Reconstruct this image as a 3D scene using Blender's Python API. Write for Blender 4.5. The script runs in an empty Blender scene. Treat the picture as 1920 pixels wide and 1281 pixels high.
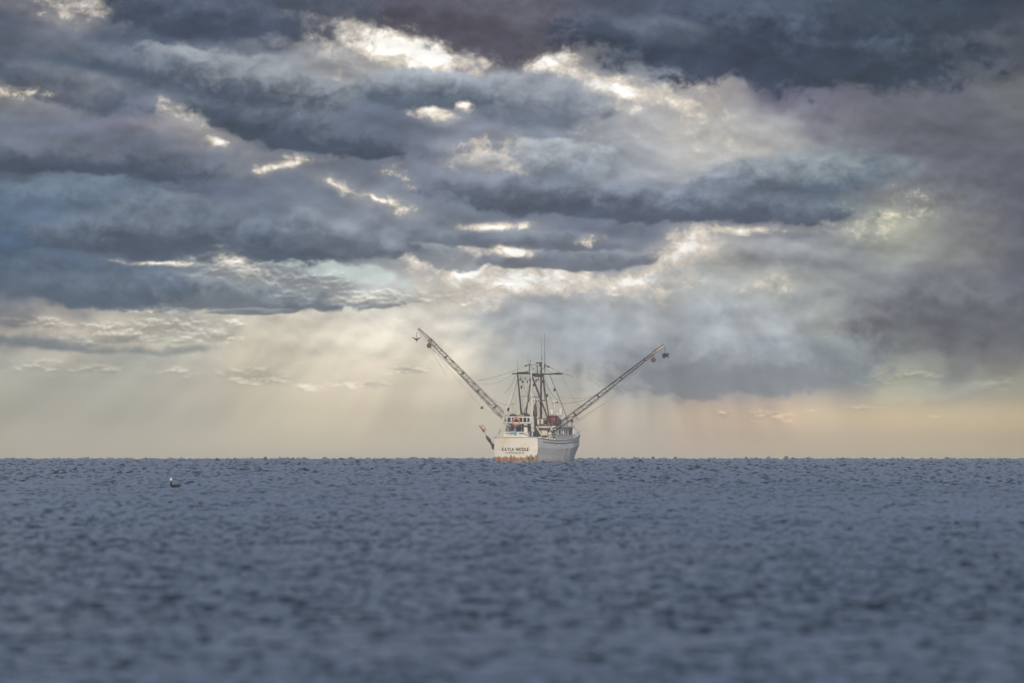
import bpy, bmesh, math, random
import numpy as np
from mathutils import Vector, Matrix

random.seed(7)
rng = np.random.default_rng(11)
scene = bpy.context.scene
COL = scene.collection

# ---------------------------------------------------------------- frame, camera
EARTH = 6371000.0            # the sea really curves: the trawler stands near the horizon
CAM_H = 2.0
RPP = 2.47e-5                # radians per photo pixel (a very long lens, 1920 px wide)
DIP = math.sqrt(2 * CAM_H / EARTH)
BOAT_D = 3000.0
S = RPP * BOAT_D             # metres per photo pixel at the boat
HORIZON = 864.0

cam_d = bpy.data.cameras.new("camera")
cam = bpy.data.objects.new("camera", cam_d)
COL.objects.link(cam)
cam.location = (0, 0, CAM_H)
pitch = -DIP + (HORIZON - 640.5) * RPP
cam.rotation_euler = (math.pi / 2 + pitch, 0, 0)
cam_d.sensor_width = 36
cam_d.lens = 18 / math.tan(960 * RPP)
cam_d.clip_start = 1.0
cam_d.clip_end = 40000
cam_d.dof.use_dof = True
cam_d.dof.focus_distance = 2200.0
cam_d.dof.aperture_fstop = 5.8
scene.camera = cam

scene.render.engine = "CYCLES"
scene.cycles.use_denoising = True
scene.cycles.use_adaptive_sampling = True
scene.cycles.adaptive_threshold = 0.02
scene.cycles.adaptive_min_samples = 12
scene.cycles.max_bounces = 3
scene.cycles.volume_bounces = 0
scene.cycles.sample_clamp_indirect = 4
scene.view_settings.view_transform = "Standard"
scene.view_settings.look = "None"
scene.view_settings.exposure = 0
scene.view_settings.gamma = 1

# ---------------------------------------------------------------- node helpers
class Nodes:
    def __init__(self, tree):
        self.t = tree
        tree.nodes.clear()
    def new(self, kind, **kw):
        n = self.t.nodes.new(kind)
        for k, v in kw.items():
            setattr(n, k, v)
        return n
    def put(self, sock, v):
        if v is None:
            return
        if hasattr(v, "is_output"):
            self.t.links.new(v, sock)
        else:
            sock.default_value = v
    def m(self, op, a, b=None, c=None, clamp=False):
        n = self.new("ShaderNodeMath", operation=op, use_clamp=clamp)
        for i, v in enumerate((a, b, c)):
            self.put(n.inputs[i], v)
        return n.outputs[0]
    def add(self, a, b): return self.m("ADD", a, b)
    def sub(self, a, b): return self.m("SUBTRACT", a, b)
    def mul(self, a, b): return self.m("MULTIPLY", a, b)
    def mad(self, a, b, c): return self.m("MULTIPLY_ADD", a, b, c)
    def step(self, x, lo, hi, a=0.0, b=1.0):
        n = self.new("ShaderNodeMapRange", interpolation_type="SMOOTHSTEP")
        for i, v in enumerate((x, lo, hi, a, b)):
            self.put(n.inputs[i], v)
        return n.outputs[0]
    def xyz(self, x, y, z=0.0):
        n = self.new("ShaderNodeCombineXYZ")
        for i, v in enumerate((x, y, z)):
            self.put(n.inputs[i], v)
        return n.outputs[0]
    def sep(self, v):
        n = self.new("ShaderNodeSeparateXYZ")
        self.put(n.inputs[0], v)
        return n.outputs
    def noise(self, vec, scale, detail=5, rough=0.55, dist=0.0, color=False):
        n = self.new("ShaderNodeTexNoise")
        self.put(n.inputs["Vector"], vec)
        n.inputs["Scale"].default_value = scale
        n.inputs["Detail"].default_value = detail
        n.inputs["Roughness"].default_value = rough
        n.inputs["Distortion"].default_value = dist
        return n.outputs[1] if color else n.outputs[0]
    def mix(self, f, a, b, blend="MIX"):
        n = self.new("ShaderNodeMix", data_type="RGBA", blend_type=blend, clamp_factor=True)
        self.put(n.inputs[0], f)
        self.put(n.inputs[6], a)
        self.put(n.inputs[7], b)
        return n.outputs[2]
    def scale(self, col, f):
        n = self.new("ShaderNodeVectorMath", operation="SCALE")
        self.put(n.inputs[0], col)
        self.put(n.inputs[3], f)
        return n.outputs[0]

def lin(r, g, b, a=1.0):
    f = lambda c: (c / 255 / 12.92) if c <= 10 else ((c / 255 + 0.055) / 1.055) ** 2.4
    return (f(r), f(g), f(b), a)

# ---------------------------------------------------------------- sky
SUN_EL, SUN_AZ = math.radians(24), math.radians(-173)   # azimuth from +Y towards +X: behind the viewer, to the left
world = bpy.data.worlds.new("World")
scene.world = world
world.use_nodes = True
world.cycles.sampling_method = "MANUAL"
world.cycles.sample_map_resolution = 512

# cloud colours seen in the storm sky, in rows upwards from the horizon (sRGB), one
# value every 120 hundredths of the azimuth span
ROWS = [
 (0,   "696973 5f6470 485264 485062 555c69 505562 585562 55525f 504e5a 50505c 484e5c 444e5f 424c5e 3e485a 323e50 303c4e 3c3e4b"),
 (60,  "555c69 787a82 555f6e 445062 555c69 7d7d82 787376 625f69 696670 787a82 555f6c 646e7a 4b5869 505866 505864 5f5f6c 4b4b58"),
 (120, "555f6c 556270 556170 737b87 8c8f96 969698 a5a3a0 787d87 6e6c76 828284 586270 4b5866 3e4b5c 3c485a 414b5a 525562 555562"),
 (180, "787878 918f91 556170 505c6b 737b87 878c94 697684 78808c 9699a0 96989b afaaa5 9f9894 646270 6e6c7a 64626e 62606c 69696c"),
 (240, "6e7580 6e7380 767682 969393 555f6e 586473 646e7d 878a94 78808e 828791 aaaaaa c3beb4 afacaa 7d7a84 676571 64626e 64646c"),
 (300, "5c6776 5c6776 4e5c6e 69707c 787a82 6e737e 767c88 7d828e 878f98 8c949d a5a7aa bebbb4 b9b4af 878a91 6c6b78 62616e 5c5c69"),
 (360, "58697a 647380 64717f 5c6776 69727f 767f8a 7d828c 707885 66707f 697280 828791 6e7a87 5f6e7d 5f6e7c 73737d 62626e 5a5a68"),
 (420, "48627a 4b6176 64717d 707a84 697480 7a828c 82878f 7d848e 787f8a 6c7582 6e7682 787a82 787a82 7d8084 aaa596 787678 5a5869"),
 (480, "3e5266 44576b 556473 64707a 6e7880 737b84 7d848c 82878e aaa8a5 82858e 8c8e94 cdc6b9 a5a5a5 919194 969491 878484 5f5d6c"),
 (540, "556270 55626e 6c767f 82878c 8c9194 9b9d9b bebcb2 d7cdb9 b9b6af b9b6b2 b9b6af afb2ac b4b2a8 969696 87858a 73717a 5c5c6c"),
 (600, "828080 beb2a0 c8c0aa b9b4a5 d8cfb8 e6dcc6 ede4d0 efe6d4 a6aaa9 9ba2a5 aaafaf a5acaf a5a8a8 9b9b98 7d7b82 5f5f6e 585869"),
 (660, "a5a59b b4b1a2 a5a8a0 b8b5a7 d2cab4 e2d9c4 ebe2cd ece3d0 aeb2af 969ea5 969da5 9ba2a8 9198a0 878e94 828487 737378 737173"),
 (720, "a5a79b a5a79d aaaca0 b6b4a6 c9c3af d5cdba ddd4c0 d6cebd b0b2aa aaaca8 9ba0a5 91969e 878e98 7d8793 a5a596 8c8c8a 969182"),
 (780, "9b9e91 a0a298 a2a59b acada0 b9b6a5 c3beaa c5beac b9b6a8 b6b4a8 b9b2a5 b3ada4 c2b09d c8b39c c2b29c cab69a c2b398 bcaa8e"),
 (825, "a3a49a a6a69d a8a9a0 afb0a5 b6b4a6 bbb7a8 bbb6a9 b5b3a8 b2b0a8 b2aea5 b0aaa2 b2a79a b4a796 b2a798 b6a896 b0a490 aa9c86"),
 (866, "a5a29b a8a59d a9a69e aaa8a2 acaaa4 adaaa4 adaaa4 acaaa5 aaa8a5 aaa6a2 aaa5a0 aaa39b aaa29a aaa29a aaa198 a79e92 a59b8c"),
]
# ragged holes where the light breaks through: x, y, rx, ry, tilt, strength
GAPS = [
 (165, 14, 85, 20, 8, .62), (110, 30, 60, 14, 12, .35), (745, 84, 160, 44, 17, .95), (785, 92, 95, 28, 18, 1.3), (625, 74, 60, 26, 10, .50), (670, 96, 60, 40, 10, .36),
 (1035, 114, 48, 24, 12, .95), (1085, 146, 50, 22, 25, .70), (1150, 166, 80, 17, 10, 1.05), (1240, 186, 110, 20, 16, .52),
 (1310, 235, 90, 40, 20, .22), (1180, 215, 80, 30, 10, .18), (869, 204, 22, 12, 5, 1.05), (812, 217, 40, 16, 8, .74), (42, 178, 62, 12, 5, .50),
 (404, 263, 24, 11, 30, .45), (370, 232, 75, 22, 25, .22), (530, 309, 62, 10, -8, .45),
 (665, 356, 86, 12, 22, .45), (735, 388, 44, 12, 15, .4), (905, 288, 60, 26, -10, .44), (955, 300, 60, 30, 0, .32),
 (930, 424, 62, 11, -3, .76), (958, 468, 46, 12, 5, .82), (1100, 454, 30, 12, 0, .55), (880, 508, 64, 40, -10, .85), (985, 524, 170, 30, 3, .95),
 (900, 545, 130, 30, -6, .45), (1190, 532, 110, 22, -6, .85), (1285, 470, 66, 42, -38, .74), (1240, 532, 32, 34, -20, .68), (1400, 433, 120, 9, -3, .62),
 (1425, 541, 60, 20, -5, .40), (300, 495, 78, 5, 2, .72), (440, 498, 70, 16, 12, .45), (780, 494, 44, 16, 20, .55), (1680, 400, 110, 32, -12, .36), (840, 520, 40, 40, 20, .5),
]
# small holes burning through the nearer clouds
HOLES = [
 (869, 204, 17, 9, 5, 1.25), (812, 217, 30, 11, 8, .85), (404, 263, 14, 7, 30, .8), (740, 326, 24, 12, 15, .6), (530, 310, 46, 6, -8, .7), (570, 300, 24, 9, 0, .55),
 (930, 424, 50, 7, -3, .8), (958, 468, 34, 8, 5, .9), (1100, 454, 20, 8, 0, .55), (640, 348, 40, 5, 22, .65), (705, 372, 36, 6, 24, .75), (745, 392, 24, 7, 0, .6), (45, 178, 52, 7, 5, .45), (300, 495, 74, 3.4, 2, .72),
]
# cloud bodies from far to near: x, y, rx, ry, tilt, underside colour, crown colour, opacity, underside softness, crown softness
DECKS = [
 (1370, 668, 340, 88, -2, "78828f", "979fa5", .80, .12, 1.1), (1560, 700, 120, 54, 0, "77828f", "8a929b", .5, .4, 1.0),
 (1000, 640, 120, 90, 20, "9ca3a5", "a9adab", .35, .8, 1.0),
 (1790, 575, 270, 100, -5, "53555e", "727279", .85, .22, .9), (1860, 630, 140, 60, 10, "52545d", "606168", .7, .3, .8), (1800, 680, 36, 70, 28, "777a7a", "63646b", .8, .4, .5), (1880, 670, 50, 60, 10, "77766f", "5d5d66", .7, .4, .5), (1700, 640, 60, 60, 20, "7b7d7e", "6a6b72", .5, .5, .6),
 (110, 634, 210, 26, 3, "7c8689", "b9b1a0", .95, .25, .5), (285, 652, 135, 19, 0, "969b95", "c6bfab", .95, .25, .5),
 (330, 548, 390, 40, 2, "68737d", "8d9496", .93, .10, .35), (700, 564, 98, 18, 0, "8f9493", "d2c9b4", .9, .16, .4), (470, 586, 90, 9, -3, "7d8589", "8f9493", .9, .15, .4),
 (1065, 481, 200, 30, 1, "767c86", "93979c", .95, .10, .5), (1270, 520, 90, 24, -10, "a3a5a4", "b4b3ae", .5, .3, .6), (818, 476, 80, 30, 14, "7f868c", "989c9d", .85, .14, .4),
 (965, 446, 260, 24, 2, "6f7884", "878e96", .9, .12, .5), (1460, 478, 140, 34, 3, "8f9294", "aaa9a4", .6, .3, .6),
 (120, 520, 300, 58, 4, "4d6072", "5d7082", .8, .14, .6), (370, 438, 440, 58, 3, "4c5a6a", "77838e", .94, .09, .7), (640, 440, 140, 46, 12, "6c7681", "8f979d", .8, .12, .5),
 (280, 395, 120, 46, 0, "62717f", "8b969e", .6, .5, .3),
 (1480, 330, 250, 52, -4, "586777", "98a0a5", .85, .2, .45), (1190, 374, 470, 42, 2, "545f70", "858d97", .96, .08, .6), (940, 350, 150, 32, 4, "5e6978", "868d97", .85, .15, .5),
 (1055, 305, 125, 52, 5, "7d8791", "b3b5b5", .85, .5, .22), (905, 305, 60, 22, 0, "8f949a", "c4beb4", .7, .3, .25),
 (160, 300, 290, 46, 4, "475567", "72767f", .9, .14, .6), (140, 365, 190, 40, 0, "54677a", "71818e", .75, .3, .25),
 (1000, 192, 180, 66, 4, "717b88", "9ea1a6", .85, .2, .4), (800, 172, 145, 46, 6, "5d6977", "989da2", .93, .13, .3),
 (545, 236, 270, 46, 13, "475465", "68737f", .95, .10, .6), (440, 152, 250, 62, 10, "4b5868", "999c9f", .9, .3, .25), (130, 165, 190, 52, 14, "4c5969", "73777f", .8, .2, .5),
 (240, 118, 160, 40, 10, "4e5b6b", "6d757f", .75, .3, .5), (620, 110, 70, 34, 20, "8b8f93", "bdbbb6", .45, .3, .3),
 (400, 24, 340, 62, 6, "434e60", "545f6f", .94, .22, .8), (610, 4, 170, 42, 8, "4a5262", "535c6a", .9, .3, .8), (925, 28, 230, 92, 8, "57545f", "625f69", .95, .14, .8), (1460, 58, 500, 120, 4, "384456", "566273", .96, .13, .9),
 (1700, 40, 330, 50, -3, "313d4f", "3f4a5b", .7, .3, .8), (1240, 60, 150, 40, 6, "687482", "7b8490", .45, .6, .5),
]
# heaps of small cumulus with lit tops
CUMULUS = [
 (450, 508, 115, 36, 10, 1.2), (640, 550, 175, 30, 6, 1.2), (330, 606, 130, 30, 2, 1.0), (230, 622, 120, 26, 0, .9), (60, 598, 150, 14, 4, .9), (420, 636, 60, 12, -4, .8),
 (130, 690, 220, 18, 2, .6), (480, 712, 120, 16, 4, .75), (660, 722, 60, 7, 0, .7), (755, 692, 45, 9, 0, .7), (1690, 712, 100, 14, -4, .5), (1860, 715, 90, 16, -4, .5), (1400, 780, 130, 14, -4, .5),
 (1740, 778, 60, 7, 3, .6), (1650, 765, 80, 8, -3, .45), (1160, 556, 30, 8, 0, .5), (780, 600, 60, 12, 0, .5), (880, 540, 120, 26, 0, .5),
]

def build_sky():
    N = Nodes(world.node_tree)
    tc = N.new("ShaderNodeTexCoord")
    d = N.sep(tc.outputs["Generated"])
    flat = N.m("SQRT", N.add(N.mul(d[0], d[0]), N.mul(d[1], d[1])))
    az = N.m("ARCTAN2", d[0], d[1])
    el = N.m("ARCTAN2", d[2], flat)
    X = N.mad(az, 0.01 / RPP, 9.6)
    Y = N.mad(N.add(el, DIP), -0.01 / RPP, HORIZON / 100)
    # cloud turbulence lives in direction space
    low = N.step(Y, 6.2, 8.3, 1.0, 0.12)
    P0 = N.xyz(X, N.mul(Y, 1.7), 0.0)
    w1 = N.sep(N.noise(P0, 0.55, 6, 0.56, 0.3, True))
    wx = N.mul(N.mul(N.sub(w1[0], .5), 2.0), low)
    wy = N.mul(N.mul(N.sub(w1[1], .5), 0.95), low)
    Xw, Yw = N.add(X, wx), N.add(Y, wy)
    # colour of the cloud bodies
    u = N.m("DIVIDE", Xw, 19.2, clamp=True)
    base, prev = None, None
    for y, row in ROWS:
        r = N.new("ShaderNodeValToRGB")
        cr = r.color_ramp
        cr.interpolation = "EASE"
        cols = row.split()
        while len(cr.elements) < len(cols):
            cr.elements.new(0.5)
        for i, h in enumerate(cols):
            e = cr.elements[i]
            e.position = i / (len(cols) - 1)
        for i, h in enumerate(cols):
            cr.elements[i].color = lin(int(h[:2], 16), int(h[2:4], 16), int(h[4:], 16))
        N.put(r.inputs[0], u)
        c = r.outputs[0]
        base = c if base is None else N.mix(N.step(Yw, prev / 100, y / 100), base, c)
        prev = y
    # decks: crisp ragged undersides, soft tops
    fb = N.noise(N.xyz(X, N.mul(Y, 1.5), 3.1), 1.1, 6, 0.62, 0.2)
    fbc = N.sub(fb, .5)
    Xs, Ys = N.mad(wx, .35, X), N.mad(wy, .45, Y)
    acc = [0.0]              # chains the shapes one after another (Cycles keeps few values at once)
    def ell(cx, cy, rx, ry, rot):
        mp = N.new("ShaderNodeMapping", vector_type="TEXTURE")
        N.put(mp.inputs[0], N.xyz(Xs, Ys, acc[0]))
        mp.inputs[1].default_value = (cx / 100, cy / 100, 0)
        mp.inputs[2].default_value = (0, 0, math.radians(rot))
        mp.inputs[3].default_value = (rx / 100, ry / 100, 1e9)
        ln = N.new("ShaderNodeVectorMath", operation="LENGTH")
        N.put(ln.inputs[0], mp.outputs[0])
        return mp.outputs[0], ln.outputs["Value"]
    n2c0 = N.sub(N.noise(N.xyz(X, N.mul(Y, 1.4), 17.7), 1.8, 5, 0.6, 0.35), .5)
    # clear pale-turquoise air between the decks
    for cx, cy, rx, ry, rot, op in ((660, 512, 130, 20, 8, .8), (560, 492, 90, 9, 0, .6), (1740, 735, 150, 22, -6, .22)):
        loc, dist = ell(cx, cy, rx, ry, rot)
        f = N.mad(n2c0, 1.6, N.sub(1.0, dist))
        base = N.mix(N.mul(N.step(f, 0.0, 0.5), op), base, lin(206, 214, 202))
    # light breaking through
    n2 = N.noise(N.xyz(X, N.mul(Y, 1.25), 7.7), 2.4, 5, 0.64, 0.35)
    n2c = N.sub(n2, .5)
    g = None
    for cx, cy, rx, ry, rot, st in GAPS:
        loc, dist = ell(cx, cy, rx, ry, rot)
        k = N.mul(N.sub(1.45, dist), st)
        g = k if g is None else N.m("MAXIMUM", g, k)
        acc[0] = g
    g = N.m("MAXIMUM", g, -1.1)
    n3c = N.sub(N.noise(N.xyz(X, N.mul(Y, 1.2), 12.3), 5.5, 3, 0.62, 0.6), .5)
    gl = N.mad(n3c, .8, N.mad(n2c, 2.2, N.add(g, .03)))
    halo = N.mul(N.step(N.mad(n2c, 1.2, g), -0.35, 0.9), 0.36)
    base = N.mix(halo, base, lin(206, 197, 180))
    base = N.mix(N.mul(N.step(gl, 0.22, 0.85), 0.7), base, lin(243, 226, 202))
    base = N.mix(N.step(gl, 0.72, 1.25), base, (1.14, 1.07, .94, 1))
    def rgb(h):
        return lin(int(h[:2], 16), int(h[2:4], 16), int(h[4:], 16))
    def shade(h, k):
        return tuple(c * k for c in rgb(h)[:3]) + (1,)
    n4c = N.sub(N.noise(N.xyz(X, N.mul(Y, 1.2), 21.0), 2.3, 6, 0.66, 0.35), .5)
    edge_n = N.mad(n4c, .75, N.mul(fbc, .85))
    for cx, cy, rx, ry, rot, lo_c, hi_c, op, sb, stp in DECKS:
        loc, dist = ell(cx, cy, rx, ry, rot)
        ey = N.sep(loc)[1]
        f = N.add(edge_n, N.sub(1.0, dist))
        soft = N.step(ey, -.5, .4, stp, sb * 1.5 + .05)
        mask = N.mul(N.step(f, 0.0, soft), op)
        acc[0] = mask
        tone = N.step(N.mad(n4c, 2.1, ey), -.85, .5)
        base = N.mix(mask, base, N.mix(tone, shade(hi_c, 1.16), shade(lo_c, .80)))
    hg = None
    for cx, cy, rx, ry, rot, st in HOLES:
        loc, dist = ell(cx, cy, rx, ry, rot)
        k = N.mul(N.sub(1.45, dist), st)
        hg = k if hg is None else N.m("MAXIMUM", hg, k)
        acc[0] = hg
    hg = N.mad(n3c, 1.3, N.mad(n2c, 3.2, N.m("MAXIMUM", hg, -1.6)))
    base = N.mix(N.mul(N.step(hg, -.15, .6), .35), base, lin(196, 186, 170))
    base = N.mix(N.mul(N.step(hg, .3, .85), .8), base, lin(246, 230, 206))
    base = N.mix(N.step(hg, .75, 1.2), base, (1.14, 1.07, .94, 1))
    # small cumulus with lit tops, low on the left and thinly on the right
    P3 = N.xyz(X, N.mul(Y, 2.4), 1.3)
    c1 = N.noise(P3, 1.25, 6, 0.62, 0.15)
    c2 = N.noise(N.xyz(N.add(X, 0.02), N.mul(N.sub(Y, 0.055), 2.4), 1.3), 1.25, 6, 0.62, 0.15)
    reg = None
    for cx, cy, rx, ry, rot, st in CUMULUS:
        loc, dist = ell(cx, cy, rx, ry, rot)
        k = N.mul(N.sub(1.3, dist), st)
        reg = k if reg is None else N.m("MAXIMUM", reg, k)
        acc[0] = reg
    reg = N.m("MAXIMUM", reg, -1.0)
    cum = N.step(N.mad(N.sub(c1, .5), 3.2, reg), 0.2, 0.95)
    edge = N.m("MAXIMUM", N.mul(N.sub(c1, c2), 11.0), -0.4)
    lit = N.mul(N.mul(edge, cum), 0.55)
    base = N.mix(N.mul(cum, 0.22), base, lin(168, 168, 158))
    base = N.scale(base, N.add(1.0, lit))
    # billow relief through the whole sky
    b1 = N.noise(N.xyz(X, N.mul(Y, 1.6), 5.0), 0.7, 6, 0.52, 0.2)
    b2 = N.noise(N.xyz(N.sub(X, .04), N.mul(N.sub(Y, .15), 1.6), 5.0), 0.7, 6, 0.52, 0.2)
    rel = N.mul(N.mul(N.sub(b1, b2), 1.7), N.step(Y, 7.6, 6.2))
    rel = N.m("MINIMUM", N.m("MAXIMUM", rel, -.3), .35)
    base = N.scale(base, N.add(1.0, rel))
    lm = N.noise(N.xyz(N.mul(Xw, .8), N.mul(Yw, 1.5), 9.0), 0.75, 4, 0.55, 0.3)
    lmod = N.mul(N.mul(N.sub(lm, .5), .8), N.mul(N.step(Y, 6.8, 5.0), N.step(g, 0.6, 0.0)))
    base = N.scale(base, N.add(1.0, N.m("MINIMUM", N.m("MAXIMUM", lmod, -.4), .45)))
    # shafts fanning from the hidden sun
    phi = N.m("ARCTAN2", N.sub(X, 11.5), N.add(Y, 0.3))
    rn = N.noise(N.xyz(N.mul(phi, 5.0), N.mul(Y, .12), 2.2), 1.6, 2.5, 0.5)
    band = N.mul(N.step(Y, 5.0, 6.0), N.step(Y, 8.6, 7.6))
    band = N.mul(band, N.step(X, 17.0, 14.5))
    beam = N.sub(N.step(rn, .38, .66), .42)
    amt = N.mul(band, N.step(X, 8.0, 11.5, .26, .44))
    base = N.scale(base, N.add(1.0, N.mul(beam, amt)))
    base = N.mix(1.0, base, N.mix(N.step(Y, 5.4, 8.4), (.96, 1.0, 1.07, 1), (1.37, 1.245, 1.06, 1)), "MULTIPLY")
    base = N.mix(1.0, base, N.mix(N.step(X, 13.5, 17.0), (1, 1, 1, 1), (.98, 1.03, .95, 1)), "MULTIPLY")
    # the same broken overcast over the rest of the dome, clear sky between
    sky = N.new("ShaderNodeTexSky", sky_type="NISHITA", sun_disc=False)
    sky.sun_elevation = SUN_EL
    sky.sun_rotation = SUN_AZ
    sky.altitude = 2
    clear = N.scale(sky.outputs[0], 0.10)
    dn = N.noise(tc.outputs["Generated"], 5.0, 3, 0.6, 0.2)
    over = N.mix(N.step(dn, .36, .62), clear, lin(119, 134, 160))
    inf = N.mul(N.mul(N.step(X, -12, 0), N.step(X, 31.0, 19.2)), N.step(Y, -14, -0.5))
    over = N.mix(N.step(el, -.0035, -.002), lin(60, 72, 90), over)
    bg1, bg2 = N.new("ShaderNodeBackground"), N.new("ShaderNodeBackground")
    N.put(bg1.inputs[0], over)
    N.put(bg2.inputs[0], base)
    mx = N.new("ShaderNodeMixShader")
    N.put(mx.inputs[0], N.mul(inf, N.step(el, -.0035, -.002)))
    N.t.links.new(bg1.outputs[0], mx.inputs[1])
    N.t.links.new(bg2.outputs[0], mx.inputs[2])
    out = N.new("ShaderNodeOutputWorld")
    N.t.links.new(mx.outputs[0], out.inputs[0])
build_sky()

sun_d = bpy.data.lights.new("sun", "SUN")
sun_d.energy = 2.6
sun_d.angle = math.radians(0.6)
sun_d.color = (1.0, 0.88, 0.72)
sun = bpy.data.objects.new("sun", sun_d)
COL.objects.link(sun)
to_sun = Vector((math.sin(SUN_AZ) * math.cos(SUN_EL), math.cos(SUN_AZ) * math.cos(SUN_EL), math.sin(SUN_EL)))
sun.rotation_euler = to_sun.to_track_quat("Z", "Y").to_euler()

# ---------------------------------------------------------------- materials
def material(name, fn):
    mt = bpy.data.materials.new(name)
    mt.use_nodes = True
    N = Nodes(mt.node_tree)
    out = N.new("ShaderNodeOutputMaterial")
    p = N.new("ShaderNodeBsdfPrincipled")
    N.t.links.new(p.outputs[0], out.inputs[0])
    fn(N, p, out)
    return mt

def painted(name, col, col2=None, rough=0.55, scale=3.0, metal=0.0, lo=.45, hi=.7):
    def fn(N, p, out):
        tc = N.new("ShaderNodeTexCoord")
        n = N.noise(tc.outputs["Object"], scale, 6, .6)
        c = N.mix(N.step(n, lo, hi), (*col, 1), (*(col2 or [x * .7 for x in col]), 1))
        N.put(p.inputs["Base Color"], c)
        p.inputs["Roughness"].default_value = rough
        p.inputs["Metallic"].default_value = metal
    return material(name, fn)

M = {
 "tan": painted("weathered_tan_steel", (.17, .14, .10), (.09, .07, .055), .6, 2.0),
 "white": painted("white_paint", (.76, .74, .70), (.66, .60, .52), .45, 1.2),
 "cream": painted("cream_paint", (.72, .66, .54), (.50, .40, .28), .5, 1.5),
 "dark": painted("dark_steel", (.045, .04, .042), (.10, .065, .05), .6, 2.0),
 "rusty": painted("rusty_steel", (.10, .065, .05), (.20, .10, .06), .75, 2.5),
 "brown": painted("weathered_wood", (.20, .16, .12), (.12, .09, .07), .8, 4),
 "tube": painted("pale_galvanised_tube", (.55, .50, .40), (.35, .29, .2), .5, 2.0),
 "rope": painted("tan_rope", (.34, .30, .24), (.22, .19, .15), .9, 6),
 "whiterope": painted("white_rope", (.70, .67, .60), (.5, .46, .4), .9, 6),
 "pink": painted("faded_orange_rope", (.52, .30, .21), (.40, .24, .18), .9, 6),
 "wire": painted("dark_wire", (.06, .055, .055), (.10, .09, .08), .6, 6),
 "net": painted("green_net", (.025, .06, .05), (.05, .075, .07), .95, 3.0),
 "orange": painted("orange_foam", (.62, .21, .10), (.55, .24, .14), .6, 5.0),
 "maroon": painted("maroon_paint", (.12, .028, .030), (.07, .025, .03), .5, 1.5),
 "red": painted("red_paint", (.34, .075, .045), (.26, .06, .04), .5, 4),
 "teal": painted("teal_print", (.14, .32, .36), (.40, .46, .46), .6, 3.5),
 "deck": painted("deck_paint", (.20, .20, .20), (.12, .12, .12), .8, 2),
 "glass": painted("dark_window_glass", (.010, .014, .03), (.02, .024, .04), .12, .8),
 "letter": painted("faded_letter_paint", (.022, .017, .014), (.07, .05, .035), .6, 6.0, 0, .55, .8),
 "letter2": painted("worn_letter_paint", (.10, .085, .065), (.35, .3, .24), .6, 7.0, 0, .5, .7),
 "grey": painted("grey_paint", (.36, .37, .40), (.26, .26, .28), .5, 2),
 "foam": painted("tan_float_foam", (.60, .42, .26), (.42, .28, .17), .8, 3),
}

def hull_paint(N, p, out, transom):
    tc = N.new("ShaderNodeTexCoord")
    o = N.sep(tc.outputs["Object"])
    streak = N.noise(N.xyz(N.mul(o[0], 2.2), N.mul(o[1], 2.2), N.mul(o[2], .35)), 1.0, 6, .6)
    blot = N.noise(tc.outputs["Object"], .5, 5, .55)
    fine = N.noise(tc.outputs["Object"], 3.5, 6, .62)
    white = N.mix(N.step(blot, .45, .68), (.76, .73, .67, 1), (.70, .60, .44, 1)) if transom else \
            N.mix(N.step(blot, .4, .7), (.86, .82, .79, 1), (.79, .75, .72, 1))
    white = N.mix(N.mul(N.step(streak, .55, .75), .35), white, (.45, .34, .22, 1))
    if transom:
        edge = N.mad(N.sub(streak, .5), 2.0, N.mad(N.sub(fine, .5), .5, o[2]))
        rust = N.mix(N.step(fine, .4, .62), (.38, .25, .13, 1), (.19, .115, .07, 1))
        red = N.mix(N.step(streak, .42, .6), (.28, .075, .06, 1), (.40, .24, .16, 1))
        e2 = N.mad(o[0], .17, edge)
        rust = N.mix(N.step(e2, .55, .15), rust, red)
        col = N.mix(N.step(edge, 1.02, .80), white, rust)
    else:
        edge = N.mad(N.sub(streak, .5), 1.1, o[2])
        grime = N.mix(N.step(fine, .4, .62), (.30, .31, .34, 1), (.14, .14, .17, 1))
        col = N.mix(N.mul(N.step(edge, .8, .2), .4), white, grime)
    N.put(p.inputs["Base Color"], col)
    p.inputs["Roughness"].default_value = .45
M["transom"] = material("weathered_transom_paint", lambda N, p, o: hull_paint(N, p, o, True))
M["hull"] = material("weathered_hull_paint", lambda N, p, o: hull_paint(N, p, o, False))

def sea_mat(N, p, out):
    tc = N.new("ShaderNodeTexCoord")
    pos = tc.outputs["Object"]
    at_ = N.new("ShaderNodeAttribute", attribute_name="wave_normal")
    N.put(p.inputs["Normal"], at_.outputs["Vector"])
    patch = N.noise(pos, .06, 3, .5)
    N.put(p.inputs["Base Color"], N.mix(patch, (.008, .020, .036, 1), (.014, .026, .040, 1)))
    p.inputs["Roughness"].default_value = .13
    p.inputs["IOR"].default_value = 1.333
M["sea"] = material("sea_water", sea_mat)

# ---------------------------------------------------------------- helpers for things
def link(name, bm_or_me, mat, parent=None, smooth=False):
    if isinstance(bm_or_me, bmesh.types.BMesh):
        me = bpy.data.meshes.new(name)
        bmesh.ops.recalc_face_normals(bm_or_me, faces=bm_or_me.faces)
        bm_or_me.to_mesh(me)
        bm_or_me.free()
    else:
        me = bm_or_me
    me.materials.append(M[mat] if isinstance(mat, str) else mat)
    if smooth:
        for f in me.polygons:
            f.use_smooth = True
    o = bpy.data.objects.new(name, me)
    COL.objects.link(o)
    o.parent = parent
    return o

def tag(o, label=None, cat=None, group=None, kind=None):
    for k, v in (("label", label), ("category", cat), ("group", group), ("kind", kind)):
        if v:
            o[k] = v
    return o

def V(*a):
    return Vector(a)

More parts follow.
